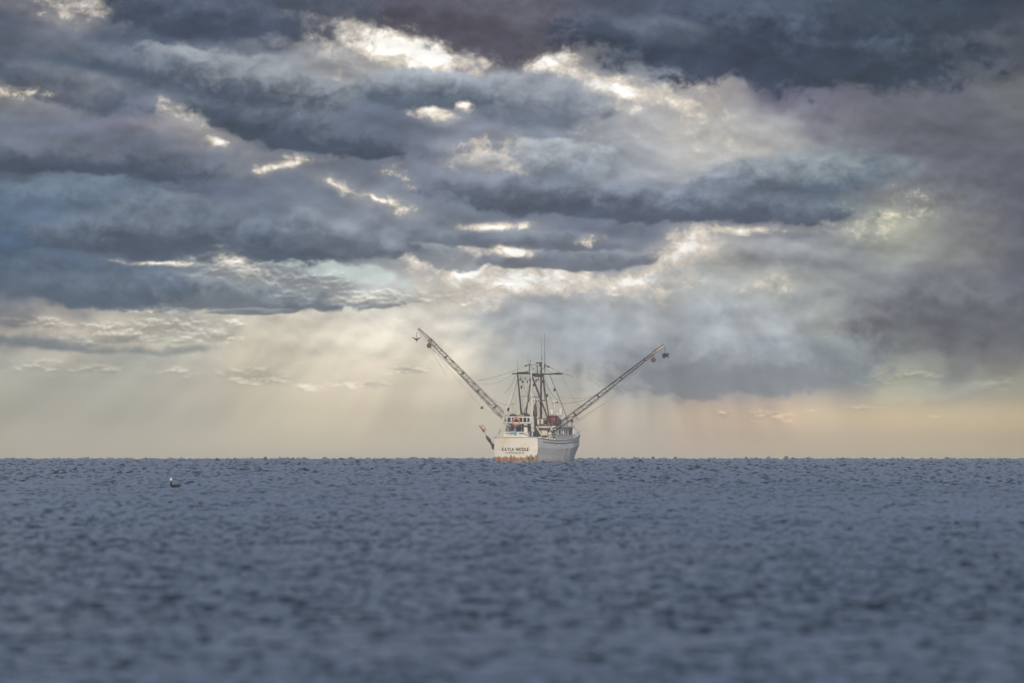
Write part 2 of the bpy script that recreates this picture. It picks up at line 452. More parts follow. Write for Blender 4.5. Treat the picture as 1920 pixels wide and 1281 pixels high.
def tube(bm, pts, r, sides=6, r2=None, cap=True):
    pts = [Vector(p) for p in pts]
    n = len(pts)
    rings = []
    ref = Vector((0.137, 0.31, 0.94))
    for i, p in enumerate(pts):
        t = (pts[min(i + 1, n - 1)] - pts[max(i - 1, 0)]).normalized()
        a = t.cross(ref)
        if a.length < .05:
            a = t.cross(Vector((1, 0, 0)))
        a.normalize()
        b = t.cross(a)
        rr = r if r2 is None else r + (r2 - r) * i / (n - 1)
        rings.append([bm.verts.new(p + a * math.cos(2 * math.pi * k / sides) * rr + b * math.sin(2 * math.pi * k / sides) * rr) for k in range(sides)])
    for i in range(n - 1):
        for k in range(sides):
            bm.faces.new((rings[i][k], rings[i][(k + 1) % sides], rings[i + 1][(k + 1) % sides], rings[i + 1][k]))
    if cap:
        bm.faces.new(rings[0][::-1])
        bm.faces.new(rings[-1])

def box(bm, c, size, bevel=0.0, rot=None):
    r = bmesh.ops.create_cube(bm, size=1)
    vs = r["verts"]
    mat = Matrix.Translation(Vector(c)) @ (rot.to_4x4() if rot else Matrix.Identity(4)) @ Matrix.Diagonal((*size, 1))
    bmesh.ops.transform(bm, matrix=mat, verts=vs)
    if bevel:
        es = list({e for v in vs for e in v.link_edges})
        bmesh.ops.bevel(bm, geom=es, offset=bevel, segments=2, affect="EDGES")

def lathe(bm, prof, c, axis=(0, 0, 1), sides=16):
    q = Vector((0, 0, 1)).rotation_difference(Vector(axis))
    rings = []
    for r, h in prof:
        rings.append([bm.verts.new(Vector(c) + q @ Vector((r * math.cos(2 * math.pi * k / sides), r * math.sin(2 * math.pi * k / sides), h))) for k in range(sides)])
    for i in range(len(rings) - 1):
        for k in range(sides):
            bm.faces.new((rings[i][k], rings[i][(k + 1) % sides], rings[i + 1][(k + 1) % sides], rings[i + 1][k]))
    bm.faces.new(rings[0][::-1])
    bm.faces.new(rings[-1])

def tube_obj(name, pts, r, mat, parent, sides=6, r2=None):
    bm = bmesh.new()
    tube(bm, pts, r, sides, r2)
    return link(name, bm, mat, parent, True)

def sag(a, b, drop, n=10):
    a, b = Vector(a), Vector(b)
    return [a.lerp(b, i / n) - Vector((0, 0, drop * 4 * (i / n) * (1 - i / n))) for i in range(n + 1)]

# ---------------------------------------------------------------- the sea
def wave_set():
    n = 84
    lam = np.geomspace(.15, 2.8, n) * rng.uniform(.93, 1.07, n)
    th = rng.normal(math.radians(105), 1.05, n)
    k = 2 * np.pi / lam
    a = .0080 * np.minimum(lam, 1.0) ** .85 * np.maximum(lam, 1.0) ** .15
    return k * np.cos(th), k * np.sin(th), a, rng.uniform(0, 2 * np.pi, n), lam
WAVES = wave_set()

def offshore(r):
    """the water by the beach is sheltered, the open sea rougher"""
    t = np.clip((r - 250) / 2600, 0, 1)
    u = np.clip((r - 2500) / 1800, 0, 1)
    return .50 + 1.9 * t * t * (3 - 2 * t) + 4.6 * u * u * (3 - 2 * u)

def wave_field(x, y, cell, grad=False):
    h = np.zeros_like(x)
    hx, hy = np.zeros_like(x), np.zeros_like(x)
    far = np.clip(np.hypot(x, y) / 1500, .32, 1)                          # only wavelets in the lee of the beach
    for kx, ky, a, ph, lam in zip(*WAVES):
        w = np.clip((lam - 1.4 * cell) / (1.2 * cell + 1e-9), 0, 1)      # drop what the sheet cannot carry
        if lam > .7:
            w = w * far
        p = kx * x + ky * y + ph
        h += a * w * np.sin(p)
        if grad:
            c = a * w * np.cos(p)
            hx += kx * c
            hy += ky * c
    gust = .85 + .25 * np.sin(x * .021 + 1.3) * np.sin(y * .011 + .4)
    amp = offshore(np.hypot(x, y)) * gust
    sharp = 1 + 2.0 * np.maximum(h, 0)
    return h * sharp * amp, hx, hy

def wave_height(x, y, cell):
    return wave_field(x, y, cell)[0]

def build_sea():
    r = [4.0]
    while r[-1] < 60: r.append(r[-1] * 1.22)
    while r[-1] < 150: r.append(r[-1] * 1.02)
    while r[-1] < 4200: r.append(r[-1] * 1.0026)
    while r[-1] < 7000: r.append(r[-1] * 1.006)
    r = np.array(r)
    fine = math.radians(1.62)
    a = list(np.linspace(-fine, fine, 621))
    out, s = [fine], math.radians(.012)
    while out[-1] < math.pi - .05:
        out.append(out[-1] + s)
        s *= 1.16
    out = out[1:]
    a = [-v for v in reversed(out)] + a + out
    a = np.array(a)
    da = np.gradient(a)
    na, nr = len(a), len(r)
    A, R = np.meshgrid(a, r)
    x, y = R * np.sin(A), R * np.cos(A)
    cell = R * np.abs(np.meshgrid(da, r)[0])
    h, hx, hy = wave_field(x, y, cell, True)
    z = h - R * R / (2 * EARTH)
    # stern wash and the dark bow swell beside the trawler
    for bx, by, hh, rad in BUMPS:
        z += hh * np.exp(-((x - bx) ** 2 + ((y - by) / 1.5) ** 2) / rad ** 2)
    co = np.stack([x, y, z], -1).reshape(-1, 3)
    i, j = np.meshgrid(np.arange(nr - 1), np.arange(na - 1), indexing="ij")
    v0 = i * na + j
    quads = np.stack([v0, v0 + 1, v0 + na + 1, v0 + na], -1).reshape(-1, 4)
    me = bpy.data.meshes.new("sea")
    me.vertices.add(len(co))
    me.vertices.foreach_set("co", co.astype(np.float32).ravel())
    me.loops.add(quads.size)
    me.loops.foreach_set("vertex_index", quads.astype(np.int32).ravel())
    me.polygons.add(len(quads))
    me.polygons.foreach_set("loop_start", np.arange(0, quads.size, 4, dtype=np.int32))
    me.polygons.foreach_set("loop_total", np.full(len(quads), 4, dtype=np.int32))
    me.polygons.foreach_set("use_smooth", np.ones(len(quads), dtype=bool))
    me.update(calc_edges=True)
    # wave slopes carried on the sheet, exaggerated close by to darken the near water
    k = 1.15 + 5.5 * np.clip((620 - R) / 440, 0, 1) + 1.3 * np.clip((R - 900) / 1500, 0, 1)
    k = k * (1 + .22 * np.sin(x * .19 + 2 * np.sin(y * .013)) * np.sin(y * .021 + 1.1) + .18 * np.sin(x * .071 - y * .006 + .7))   # gusts and slicks
    nv = np.stack([-hx * k, -hy * k, np.ones_like(hx)], -1).reshape(-1, 3)
    nv /= np.linalg.norm(nv, axis=1)[:, None]
    at_ = me.attributes.new("wave_normal", "FLOAT_VECTOR", "POINT")
    at_.data.foreach_set("vector", nv.astype(np.float32).ravel())
    o = link("sea", me, "sea")
    tag(o, "choppy blue grey sea reaching to the horizon", "sea", kind="structure")
    if me.polygons[0].normal.z < 0:
        me.flip_normals()

# ---------------------------------------------------------------- trawler frame
THETA = math.radians(21.5)
CT, ST = math.cos(THETA), math.sin(THETA)
BX0 = (967.5 - 960) * S
BZ0 = -BOAT_D ** 2 / (2 * EARTH)
WL = HORIZON + (CAM_H / BOAT_D + BOAT_D / (2 * EARTH) - DIP) / RPP + .5   # photo row of the waterline
BOAT_M = Matrix.Translation((BX0, BOAT_D, BZ0)) @ Matrix.Rotation(-THETA, 4, "Z")
BUMPS = [((1078 - 960) * S, BOAT_D - 14, .55, .8)]

def at(px, py, X=None, Y=None):
    """boat coordinates (starboard, forward, up) of a point measured in the photo, given how far out or forward it stands"""
    sx, z = (px - 967.5) * S, (WL - py) * S
    if Y is not None:
        return Vector(((sx - Y * ST) / CT, Y, z))
    return Vector((X, (sx - X * CT) / ST, z))

build_sea()

boat = bpy.data.objects.new("fishing_trawler", None)
COL.objects.link(boat)
boat.matrix_world = BOAT_M
tag(boat, "white steel fishing trawler with rusty transom and outriggers raised in a V", "boat")

def build_hull():
    # stations: forward, sheer half-breadth, sheer z, waterline half-breadth
    st = [(0, 3.20, 3.56, 3.02), (1.5, 3.30, 3.47, 3.12), (4, 3.38, 3.30, 3.22), (7, 3.42, 3.20, 3.26), (10, 3.42, 3.22, 3.22),
          (13, 3.36, 3.42, 2.95), (15.5, 3.10, 3.72, 2.35), (17.5, 2.62, 4.02, 1.65), (19.3, 1.92, 4.32, .95), (20.8, 1.10, 4.58, .40), (22, .10, 4.80, .05)]
    rows = []
    for Y, bs, zs, bw in st:
        zb = -1.2 if Y < 18 else -1.2 + (Y - 18) * .2
        prof = [(bs, zs), (bs + .05 * (Y < 15), zs * .62), (bw + (bs - bw) * .45, zs * .34), (bw, 0), (bw * .75, zb)]
        rows.append([(x, Y - (.0 if z > 0 else .12 * z * (Y > 20)), z) for x, z in prof])
    for sgn in (1, -1):
        bm = bmesh.new()
        vs = [[bm.verts.new((sgn * x, y, z)) for x, y, z in row] for row in rows]
        for i in range(len(vs) - 1):
            for j in range(len(vs[0]) - 1):
                bm.faces.new((vs[i][j], vs[i + 1][j], vs[i + 1][j + 1], vs[i][j + 1]))
        # inner face of the bulwark
        iv = [[bm.verts.new((sgn * max(x - .14, .02), y, z)) for x, y, z in (row[0],)] + [bm.verts.new((sgn * max(row[0][0] - .14, .02), row[0][1], row[0][2] - 1.0))] for row in rows]
        for i in range(len(vs) - 1):
            bm.faces.new((vs[i][0], iv[i][0], iv[i + 1][0], vs[i + 1][0]))
            bm.faces.new((iv[i][0], iv[i][1], iv[i + 1][1], iv[i + 1][0]))
        h = link("hull_side", bm, "hull", boat, False)
        # rubbing strake, hanging pipe stains and freeing ports
        pts = [(sgn * (r[0][0] + .05), r[0][1], r[0][2] - .02) for r in rows]
        tube_obj("cap_rail", pts, .07, "white", h, 6)
        pts = [(sgn * (r[0][0] * .62 + r[1][0] * .38 + .06), r[0][1], r[0][2] - .42) for r in rows[1:9]]
        tube_obj("rubbing_strake", pts, .05, "grey", h, 6)
        for Y, z0, z1 in ((10.1, 2.2, .5), (11.6, 2.1, .4)):
            bm = bmesh.new()
            tube(bm, [(sgn * 3.46, Y, z0), (sgn * 3.37, Y, (z0 + z1) / 2), (sgn * 3.28, Y, z1)], .045, 6)
            link("discharge_pipe", bm, "grey", h, True)
        if sgn > 0:
            bm = bmesh.new()
            lathe(bm, [(.12, 0), (.15, .05), (.08, .1)], (3.46, 7.6, 2.35), (1, 0, 0), 10)
            link("hull_lamp", bm, "white", h)
            for i, (w, hgt, z) in enumerate(((.75, .10, 2.95), (.75, .10, 2.35), (.10, .5, 2.65))):
                bm = bmesh.new()
                box(bm, (3.30, 14.6 + (i == 2) * .2, z), (.10, w, hgt))
                link("painted_mark", bm, "grey", h)
    # transom: two courses of plate, the lower a little prouder, gently rounded
    def plate(name, z0, z1, b0, b1, off, parent=boat):
        bm = bmesh.new()
        nx, nz = 14, 4
        g = []
        for j in range(nz + 1):
            z = z0 + (z1 - z0) * j / nz
            b = b0 + (b1 - b0) * j / nz
            row = []
            for i in range(nx + 1):
                t = i / nx * 2 - 1
                row.append(bm.verts.new((t * b, -off - .28 * (1 - t * t) + .12 * max(0, abs(t) - .9) * 10 * .4, z)))
            g.append(row)
        for j in range(nz):
            for i in range(nx):
                bm.faces.new((g[j][i], g[j][i + 1], g[j + 1][i + 1], g[j + 1][i]))
        r = bmesh.ops.extrude_face_region(bm, geom=bm.faces[:])
        bmesh.ops.translate(bm, vec=(0, .14, 0), verts=[v for v in r["geom"] if isinstance(v, bmesh.types.BMVert)])
        return link(name, bm, "transom", parent, False)
    tr = plate("transom", -1.0, 1.92, 2.92, 3.30, .10)
    up = plate("upper_transom_plate", 1.935, 3.53, 3.27, 3.18, .05, tr)
    bm = bmesh.new()
    tube(bm, [(t * 3.2, -.10 - .28 * (1 - t * t), 3.57) for t in np.linspace(-1, 1, 13)], .07, 6)
    link("stern_cap_rail", bm, "cream", tr, True)
    for x in (2.05, 2.55):
        bm = bmesh.new()
        box(bm, (x, -.33 - .05 * (abs(x) < 2.3), .62), (.30, .12, .34), .04)
        link("stern_scupper", bm, "rusty", tr)
    # deck
    bm = bmesh.new()
    L = [bm.verts.new((r[0][0] - .15, r[0][1], 2.5 + max(0, r[0][1] - 13) * .11)) for r in rows[:-1]]
    R = [bm.verts.new((-(r[0][0] - .15), r[0][1], 2.5 + max(0, r[0][1] - 13) * .11)) for r in rows[:-1]]
    for i in range(len(L) - 1):
        bm.faces.new((L[i], L[i + 1], R[i + 1], R[i]))
    link("deck", bm, "deck", boat)
    # lettering
    def glyph(ch):
        cu = bpy.data.curves.new("letter", "FONT")
        cu.body = ch
        cu.size = 1
        cu.extrude = .012
        cu.offset = .03
        to = bpy.data.objects.new("letter", cu)
        COL.objects.link(to)
        dg = bpy.context.evaluated_depsgraph_get()
        me = bpy.data.meshes.new_from_object(to.evaluated_get(dg))
        bpy.data.objects.remove(to)
        co = np.array([v.co[:] for v in me.vertices])
        return me, co.min(0), co.max(0)
    def letters(txt, z, height, width, mat):
        parts, x = [], 0.0
        for ch in txt:
            if ch == " ":
                x += .42
                continue
            me, mn, mx = glyph(ch)
            parts.append((me, x - mn[0]))
            x += mx[0] - mn[0] + .13
        sx = width / (x - .13)
        sz = height / .72
        for me, off in parts:
            for v in me.vertices:
                px = (v.co.x + off) * sx - width / 2
                t = px / 3.15
                depth = .10 + .28 * (1 - t * t) + .025 + (v.co.z > 0) * .02
                v.co = (px, -depth, z + v.co.y * sz)
            me.materials.clear()
            link("letter", me, mat, tr)
    letters("KAYLA NICOLE", (WL - 846.0) * S, 6.0 * S, 50 * S / CT, "letter")
    letters("FT. MYERS BEACH, FL", (WL - 851.2) * S, 2.8 * S, 34 * S / CT, "letter2")
build_hull()

# ---------------------------------------------------------------- deckhouse
def build_house():
    bm = bmesh.new()
    z0, z1 = 2.5, 4.95
    y0, y1, hx = 7.9, 15.2, 2.9
    pl = [(-hx, y0), (hx, y0), (hx, y1 - 1.0), (hx - .7, y1), (-hx + .7, y1), (-hx, y1 - 1.0)]
    lo = [bm.verts.new((x, y, z0)) for x, y in pl]
    hi = [bm.verts.new((x * .98, y, z1)) for x, y in pl]
    for i in range(6):
        bm.faces.new((lo[i], lo[(i + 1) % 6], hi[(i + 1) % 6], hi[i]))
    bm.faces.new(hi)
    house = link("deckhouse", bm, "white", boat)
    bm = bmesh.new()
    pl2 = [(x * 1.09, y + (.25 if y > 10 else -.35)) for x, y in pl]
    lo = [bm.verts.new((x, y, z1 + .004)) for x, y in pl2]
    hi = [bm.verts.new((x, y, z1 + .2)) for x, y in pl2]
    for i in range(6):
        bm.faces.new((lo[i], lo[(i + 1) % 6], hi[(i + 1) % 6], hi[i]))
    bm.faces.new(hi)
    bm.faces.new(lo[::-1])
    link("roof", bm, "white", house)
    # wheelhouse upstairs
    bm = bmesh.new()
    box(bm, (0, 13.1, 5.55), (4.2, 3.0, .8), .06)
    link("roof_coaming", bm, "white", house)
    # starboard and port windows
    for sg in (1, -1):
        for px, w, ztop, zbot in ((1049, .42, 806, 814.5), (1058.5, .35, 807, 812.5), (1062.5, .45, 806.5, 815), (1069.5, 1.05, 801.5, 816)):
            p = at(px, 810, X=hx)
            zt, zb = (WL - ztop) * S, (WL - zbot) * S
            y = min(p.y, 14.0)
            bm = bmesh.new()
            box(bm, (sg * (hx - .005), y, (zt + zb) / 2), (.08, w * 1.5, zt - zb), .01)
            wnd = link("window", bm, "glass", house)
            bm = bmesh.new()
            for dz in (zt - (zt + zb) / 2 + .05, zb - (zt + zb) / 2 - .05):
                box(bm, (sg * (hx + .01), y, (zt + zb) / 2 + dz), (.10, w * 1.5 + .2, .09))
            for dy in (-1, 1):
                box(bm, (sg * (hx + .008), y + dy * (w * .75 + .05), (zt + zb) / 2), (.096, .09, zt - zb + .006))
            link("window_frame", bm, "white", wnd)
    # aft wall: door, window, locker
    for x, w, z, h, nm, mt in ((-.2, .8, 3.45, 1.85, "door", "dark"), (1.1, .75, 3.95, .6, "window", "glass"), (-1.5, .75, 3.95, .6, "window", "glass")):
        bm = bmesh.new()
        box(bm, (x, y0 - .02, z), (w, .09, h), .02)
        d = link(nm, bm, mt, house)
        bm = bmesh.new()
        box(bm, (x, y0 - .03, z - h / 2 - .06), (w + .2, .12, .1))
        link("sill", bm, "cream", d)
    # roof rail
    zr = z1 + .2
    posts = [(2.6, y) for y in np.linspace(8.2, 13.8, 6)] + [(-2.6, y) for y in np.linspace(8.2, 13.8, 6)]
    for x, y in posts:
        tube_obj("rail_post", [(x, y, zr), (x, y, zr + .95)], .035, "white", house)
    for sg in (1, -1):
        for dz in (.5, .95):
            tube_obj("roof_rail", [(sg * 2.6, 8.2, zr + dz), (sg * 2.6, 13.8, zr + dz)], .035, "white", house)
    for dz in (.5, .95):
        tube_obj("roof_rail", [(-2.6, 13.8, zr + dz), (2.6, 13.8, zr + dz)], .035, "white", house)
    # forward bulwark stays
    for x, y in ((2.0, 15.6), (1.5, 16.6)):
        tube_obj("bulwark_stay", [(x, y, 3.1), (x + .5, y + .6, 4.05)], .05, "white", house)
    # searchlight mast, domes and antenna housings on the roof
    def on_roof(name, px, y_top, prof, mat, Y=11.5, base=None):
        p = at(px, y_top, Y=Y)
        b = base if base is not None else zr
        bm = bmesh.new()
        H = p.z - b
        lathe(bm, [(r, b + H * t) for r, t in prof], (p.x, Y, 0), (0, 0, 1), 14)
        return link(name, bm, mat, boat, True)
    post = on_roof("searchlight_mast", 1040, 754, [(.20, 0), (.20, .55), (.17, .9), (.16, 1)], "white")
    p = at(1040, 753.5, Y=11.5)
    bm = bmesh.new()
    lathe(bm, [(.10, -.32), (.28, -.28), (.33, 0), (.30, .22), (.10, .30)], p + V(0, 0, .02), (.55, -.75, .1), 14)
    sl = link("searchlight", bm, "white", post, True)
    tube_obj("light_visor", [p + V(.25, 0, -.1), p + V(.5, .1, -.15)], .09, "dark", post)
    on_roof("antenna_dome", 1034.8, 767.5, [(.05, 0), (.05, .62), (.26, .64), (.31, .72), (.31, .88), (.24, .97), (.05, 1)], "white", 11.0)
    on_roof("antenna_drum", 1051.5, 765.5, [(.06, 0), (.06, .60), (.28, .605), (.30, .62), (.30, .97), (.25, 1)], "white", 12.5)
    on_roof("vent_cowl", 1045.5, 774, [(.08, 0), (.08, .7), (.22, .72), (.24, .9), (.1, 1)], "white", 12.0)
    on_roof("vent_cowl", 1061, 781, [(.08, 0), (.08, .6), (.2, .65), (.2, .9), (.1, 1)], "white", 13.4)
    # floodlights at the forward corner
    for px, py, X in ((1075, 789.5, 2.7), (1071.5, 790, 2.6)):
        p = at(px, py, X=X)
        p.y = min(p.y, 14.6)
        bm = bmesh.new()
        box(bm, p, (.22, .26, .34), .04)
        tube(bm, [p - V(0, 0, .15), (p.x, p.y, 5.15)], .04)
        link("floodlight", bm, "dark", boat)
    p = at(1083, 785, Y=14.6)
    bm = bmesh.new()
    box(bm, p, (.55, .2, .28), .06, Matrix.Rotation(.3, 3, "Y"))
    tube(bm, [p, (2.6, 14.3, 5.1)], .03)
    link("side_lamp", bm, "grey", boat)
    return house
house = build_house()

# winch, exhaust and the working gear round the mast
def build_gear():
    c = at(1038, 789.5, Y=8.6)
    bm = bmesh.new()
    lathe(bm, [(.12, -.62), (.74, -.60), (.76, -.52), (.74, -.46), (.60, -.44), (.60, .44), (.74, .46), (.76, .52), (.74, .60), (.12, .62)], c, (.25, 1, 0), 24)
    w = link("net_reel", bm, "maroon", boat, True)
    bm = bmesh.new()
    box(bm, c + V(.06, -.66, -.2), (.16, .08, 1.0), .02)
    box(bm, c + V(.06, -.655, .28), (.7, .07, .12), .02)
    link("reel_brake_arm", bm, "red", w)
    bm = bmesh.new()
    box(bm, c + V(.72, .2, -.15), (.5, .9, .75), .08)
    link("reel_motor", bm, "dark", w)
    for s in (-.5, .5):
        bm = bmesh.new()
        tube(bm, [c + V(s, 0, -.1), (c.x + s * 1.5, c.y, 5.15)], .07)
        link("reel_stand", bm, "dark", w)
    c2 = at(1022.5, 792.5, Y=8.6)
    bm = bmesh.new()
    lathe(bm, [(.1, -.4), (.36, -.38), (.36, -.3), (.26, -.28), (.26, .28), (.36, .3), (.36, .38), (.1, .4)], c2, (.25, 1, 0), 18)
    link("winch_drum", bm, "maroon", boat, True)
    # exhaust stack with muffler
    p = at(1003.5, 782, Y=9.0)
    bm = bmesh.new()
    top = at(1003.5, 757, Y=9.0)
    H = top.z - p.z
    lathe(bm, [(.16, -1.6), (.16, 0), (.30, .05), (.31, H * .42), (.2, H * .5), (.17, H * .55), (.2, H * .6), (.24, H * .78), (.12, H * .86), (.1, H)], p, (0, 0, 1), 14)
    ex = link("exhaust_stack", bm, "rusty", boat, True)
    tube_obj("exhaust_flap", [top - V(0, 0, .1), at(1006, 752, Y=9.0)], .05, "dark", ex)
    # aft roof rail in brown timber and the white beam under it
    for py, a, b, r, mt in ((785, 1001, 1027, .06, "brown"), (798, 1005, 1031, .07, "brown"), (801.5, 1006, 1033, .13, "white"), (805.5, 1007, 1030, .16, "rusty")):
        tube_obj("cross_beam", [at(a, py, Y=7.3), at(b, py + .5, Y=7.3)], r, mt, boat)
    for px in (1006.5, 1013.5, 1020, 1026):
        tube_obj("beam_post", [at(px, 785, Y=7.32), at(px + .5, 801, Y=7.32)], .07, "brown", boat)
    for px, py, w, h, mt in ((1009.5, 791.5, .35, .75, "white"), (1017, 791, .35, .7, "cream"), (1012, 810, .5, .9, "cream"), (1021, 811, .9, 1.0, "cream"), (1016, 808, .25, .7, "rusty")):
        bm = bmesh.new()
        box(bm, at(px, py, Y=7.5), (w, .4, h), .05)
        link("locker", bm, mt, boat)
    # bulwark rack on the starboard quarter
    for px in (1029, 1033, 1037, 1041):
        tube_obj("rack_post", [at(px, 815, X=3.2), at(px, 823.5, X=3.2)], .05, "brown", boat)
    for py in (816, 820):
        tube_obj("rack_rail", [at(1027, py, X=3.2), at(1043, py + .5, X=3.2)], .045, "brown", boat)
    # clutter on the working deck
    for px, py, w, h, mt, Y in ((961, 800, .5, 1.5, "brown", 3.5), (972, 803, .8, 1.1, "dark", 4), (980, 801, .3, 1.6, "dark", 4.5), (986, 803.5, .62, .8, "white", 2.6), (966, 803, .35, 1.0, "white", 3.0), (992, 806, .5, 1.6, "rusty", 4.2), (953, 803, .8, 1.2, "cream", 5.0)):
        bm = bmesh.new()
        p = at(px, py, Y=Y)
        top = p.z + h / 2
        lathe(bm, [(w * .5, 2.5), (w * .52, 2.6), (w * .52, top - .15), (w * .4, top)], (p.x, Y, 0), (0, 0, 1), 10)
        link("deck_fitting", bm, mt, boat, True)
build_gear()

# ---------------------------------------------------------------- stern gantry with railed platform
def build_gantry():
    Yg = 1.2
    zt, zb = (WL - 782.5) * S, (WL - 793.3) * S
    xl, xr = at(943.5, 0, Y=Yg).x, at(996, 0, Y=Yg).x
    fr = bpy.data.objects.new
    bm = bmesh.new()
    tube(bm, [(xl, Yg, zt), (xr, Yg, zt - .05)], .10, 8)
    tube(bm, [(xl, Yg, zb), (xr, Yg, zb - .05)], .10, 8)
    g = link("gantry_rail", bm, "white", boat, True)
    for px in (944.5, 950.3, 958.6, 980.5, 988, 995.4):
        x = at(px, 0, Y=Yg).x
        tube_obj("rail_post", [(x, Yg, zb - .05), (x, Yg, zt)], .09, "white", g)
    for dy in (1.2,):
        tube_obj("platform_rail", [(xl, Yg + dy, zt), (xr, Yg + dy, zt)], .05, "white", g)
        tube_obj("platform_rail", [(xl, Yg + dy, zb), (xr, Yg + dy, zb)], .05, "white", g)
    for i in range(9):
        x = xl + (xr - xl) * (i + .5) / 9
        bm = bmesh.new()
        box(bm, (x, Yg + .6, zb - .02), ((xr - xl) / 9 - .05, 1.2, .05))
        link("platform_plank", bm, "brown", g)
    # legs and knees
    def leg(a, b, r=.085, mt="cream", Y0=Yg, Y1=.25):
        tube_obj("gantry_leg", [at(*a, Y=Y0), at(*b, Y=Y1)], r, mt, boat, 8)
    leg((943.8, 783), (936.0, 812)); leg((936.2, 811), (931, 818.5), .10)
    leg((947, 795), (937, 812), .06)
    leg((948, 795), (958, 800), .05, "cream", Yg, Yg)
    leg((996.3, 700), (998.5, 818.5), .10, "white", 4.0, .25)
    leg((969.5, 709), (944.5, 783), .085, "white", 4.2, Yg)
    tube_obj("diagonal_spar", [at(1003, 797, Y=3.0), at(1010, 808, Y=3.0), at(1016, 818, Y=3.0)], .09, "cream", boat)
    # teal-marked ice chest lid
    # float line along the top rail
    for px in (972.5, 976.5, 981):
        bm = bmesh.new()
        lathe(bm, [(.04, -.16), (.11, -.12), (.13, 0), (.11, .12), (.04, .16)], at(px, 780.2, Y=Yg), (0, 0, 1), 10)
        link("net_float", bm, "foam", boat, True)
build_gantry()

# ---------------------------------------------------------------- masts and top hamper
def build_mast():
    Ym = 9.4
    mast = tube_obj("mast", [at(1014.5, 806, Y=Ym), at(1014.5, 745, Y=Ym), at(1015, 679, Y=Ym)], .19, "dark", boat, 10, .11)
    # A-frame legs
    for a, b, r, mt, Y0, Y1 in (((970.5, 702), (977.5, 777), .12, "dark", 5.0, 6.0), ((997, 703), (986, 778), .12, "rusty", 7.0, 6.5),
                                ((995, 745), (980, 778), .05, "dark", 7.0, 6.2), ((998, 706), (1035.5, 808), .12, "dark", 7.4, 5.6),
                                ((1017.5, 700), (1029, 782), .09, "dark", 8.6, 8.0), ((1018, 712), (1022, 752), .06, "rusty", 8.6, 8.4)):
        tube_obj("mast_leg", [at(*a, Y=Y0), at(*b, Y=Y1)], r, mt, boat, 8)
    tube_obj("spar_foot", [at(1029, 792, Y=5.95), at(1035.6, 808.5, Y=5.55)], .13, "white", boat, 8)
    # crossbar
    bm = bmesh.new()
    P = [at(960.5, 701.3, Y=5.4), at(970, 701, Y=5.8), at(993, 701, Y=7.5), at(1014, 702, Y=9.2), at(1030, 701.6, Y=9.6), at(1055, 701.4, Y=10.4)]
    tube(bm, P, .10, 8)
    cb = link("crossbar", bm, "dark", boat, True)
    for a, b, r in (((970, 699.2), (991, 698), .09), ((996, 703.5), (1020, 703.5), .17), ((1002, 706), (1018, 706), .10), ((1042, 700.6), (1050, 700.8), .13)):
        tube_obj("crossbar_clamp", [at(*a, Y=8.5), at(*b, Y=9.0)], r, "dark", cb)
    for px, y0, y1, r in ((975, 703, 712, .05), (980, 702, 716, .06), (984, 703, 710, .05), (988, 703, 716, .04), (993, 704, 713, .06), (1005, 705, 714, .06), (1009, 705, 712, .05)):
        bm = bmesh.new()
        a, b = at(px, y0, Y=7.6), at(px + .5, y1, Y=7.6)
        tube(bm, [a, b], r * .5)
        lathe(bm, [(.05, -.2), (r * 2.2, -.12), (r * 2.4, 0), (r * 2.2, .12), (.05, .2)], b, (0, 0, 1), 8)
        link("hanging_block", bm, "rusty", cb, True)
    # spreaders lower down
    for a, b, r, mt in (((975, 743.5), (1012, 743.5), .04, "rope"), ((997, 750.5), (1013, 750.5), .19, "white"), ((1013, 751), (1023, 751.5), .08, "rusty"), ((999, 745), (1010, 745), .03, "dark")):
        tube_obj("spreader", [at(*a, Y=8.2), at(*b, Y=8.6)], r, mt, boat)
    # antennas, posts, lamps
    for a, b, r, r2, nm in (((970, 702), (970.3, 676), .03, .012, "whip_antenna"), ((990.5, 684), (990, 665), .025, .012, "whip_antenna"),
                            ((1016.2, 680), (1015.5, 637), .025, .012, "whip_antenna"), ((1021.8, 700), (1021, 625), .05, .014, "whip_antenna"),
                            ((992.6, 701), (992.6, 682), .07, .07, "antenna_post"), ((1007.6, 701), (1007.6, 685), .07, .07, "antenna_post"),
                            ((1021.8, 690), (1021.8, 682), .10, .10, "antenna_mount"), ((994, 684), (994.8, 679), .03, .03, "antenna_post")):
        tube_obj(nm, [at(*a, Y=Ym), at(*b, Y=Ym)], r, "dark", boat, 6, r2)
    for a, b in (((990, 684.3), (1008, 684.8)), ((994, 685), (1005.5, 699)), ((1022, 688), (1010, 699.5))):
        tube_obj("mast_brace", [at(*a, Y=Ym), at(*b, Y=Ym)], .03, "dark", boat)
    for px, py in ((994.9, 677), (1016.4, 672.5)):
        bm = bmesh.new()
        lathe(bm, [(.03, -.1), (.08, -.06), (.09, .03), (.03, .1)], at(px, py, Y=Ym), (0, 0, 1), 8)
        link("mast_lamp", bm, "dark", boat, True)
    # radar scanner
    p = at(1010.5, 680.8, Y=Ym)
    bm = bmesh.new()
    box(bm, p, (11.5 * S / CT, .22, .20), .06)
    lathe(bm, [(.12, -.45), (.18, -.35), (.2, -.1), (.1, 0)], p + V(.25, 0, -.08), (0, 0, 1), 10)
    link("radar_scanner", bm, "dark", boat)
    # lamps on arms
    for px, py, qx, qy in ((986.2, 685.8, 991, 684), (1028.5, 687.8, 1022.5, 684.5)):
        p = at(px, py, Y=Ym)
        bm = bmesh.new()
        lathe(bm, [(.06, -.16), (.14, -.1), (.15, .08), (.06, .14)], p, (.7, -.5, -.3), 10)
        tube(bm, [p, at(qx, qy, Y=Ym)], .05)
        link("deck_light", bm, "dark", boat, True)
build_mast()

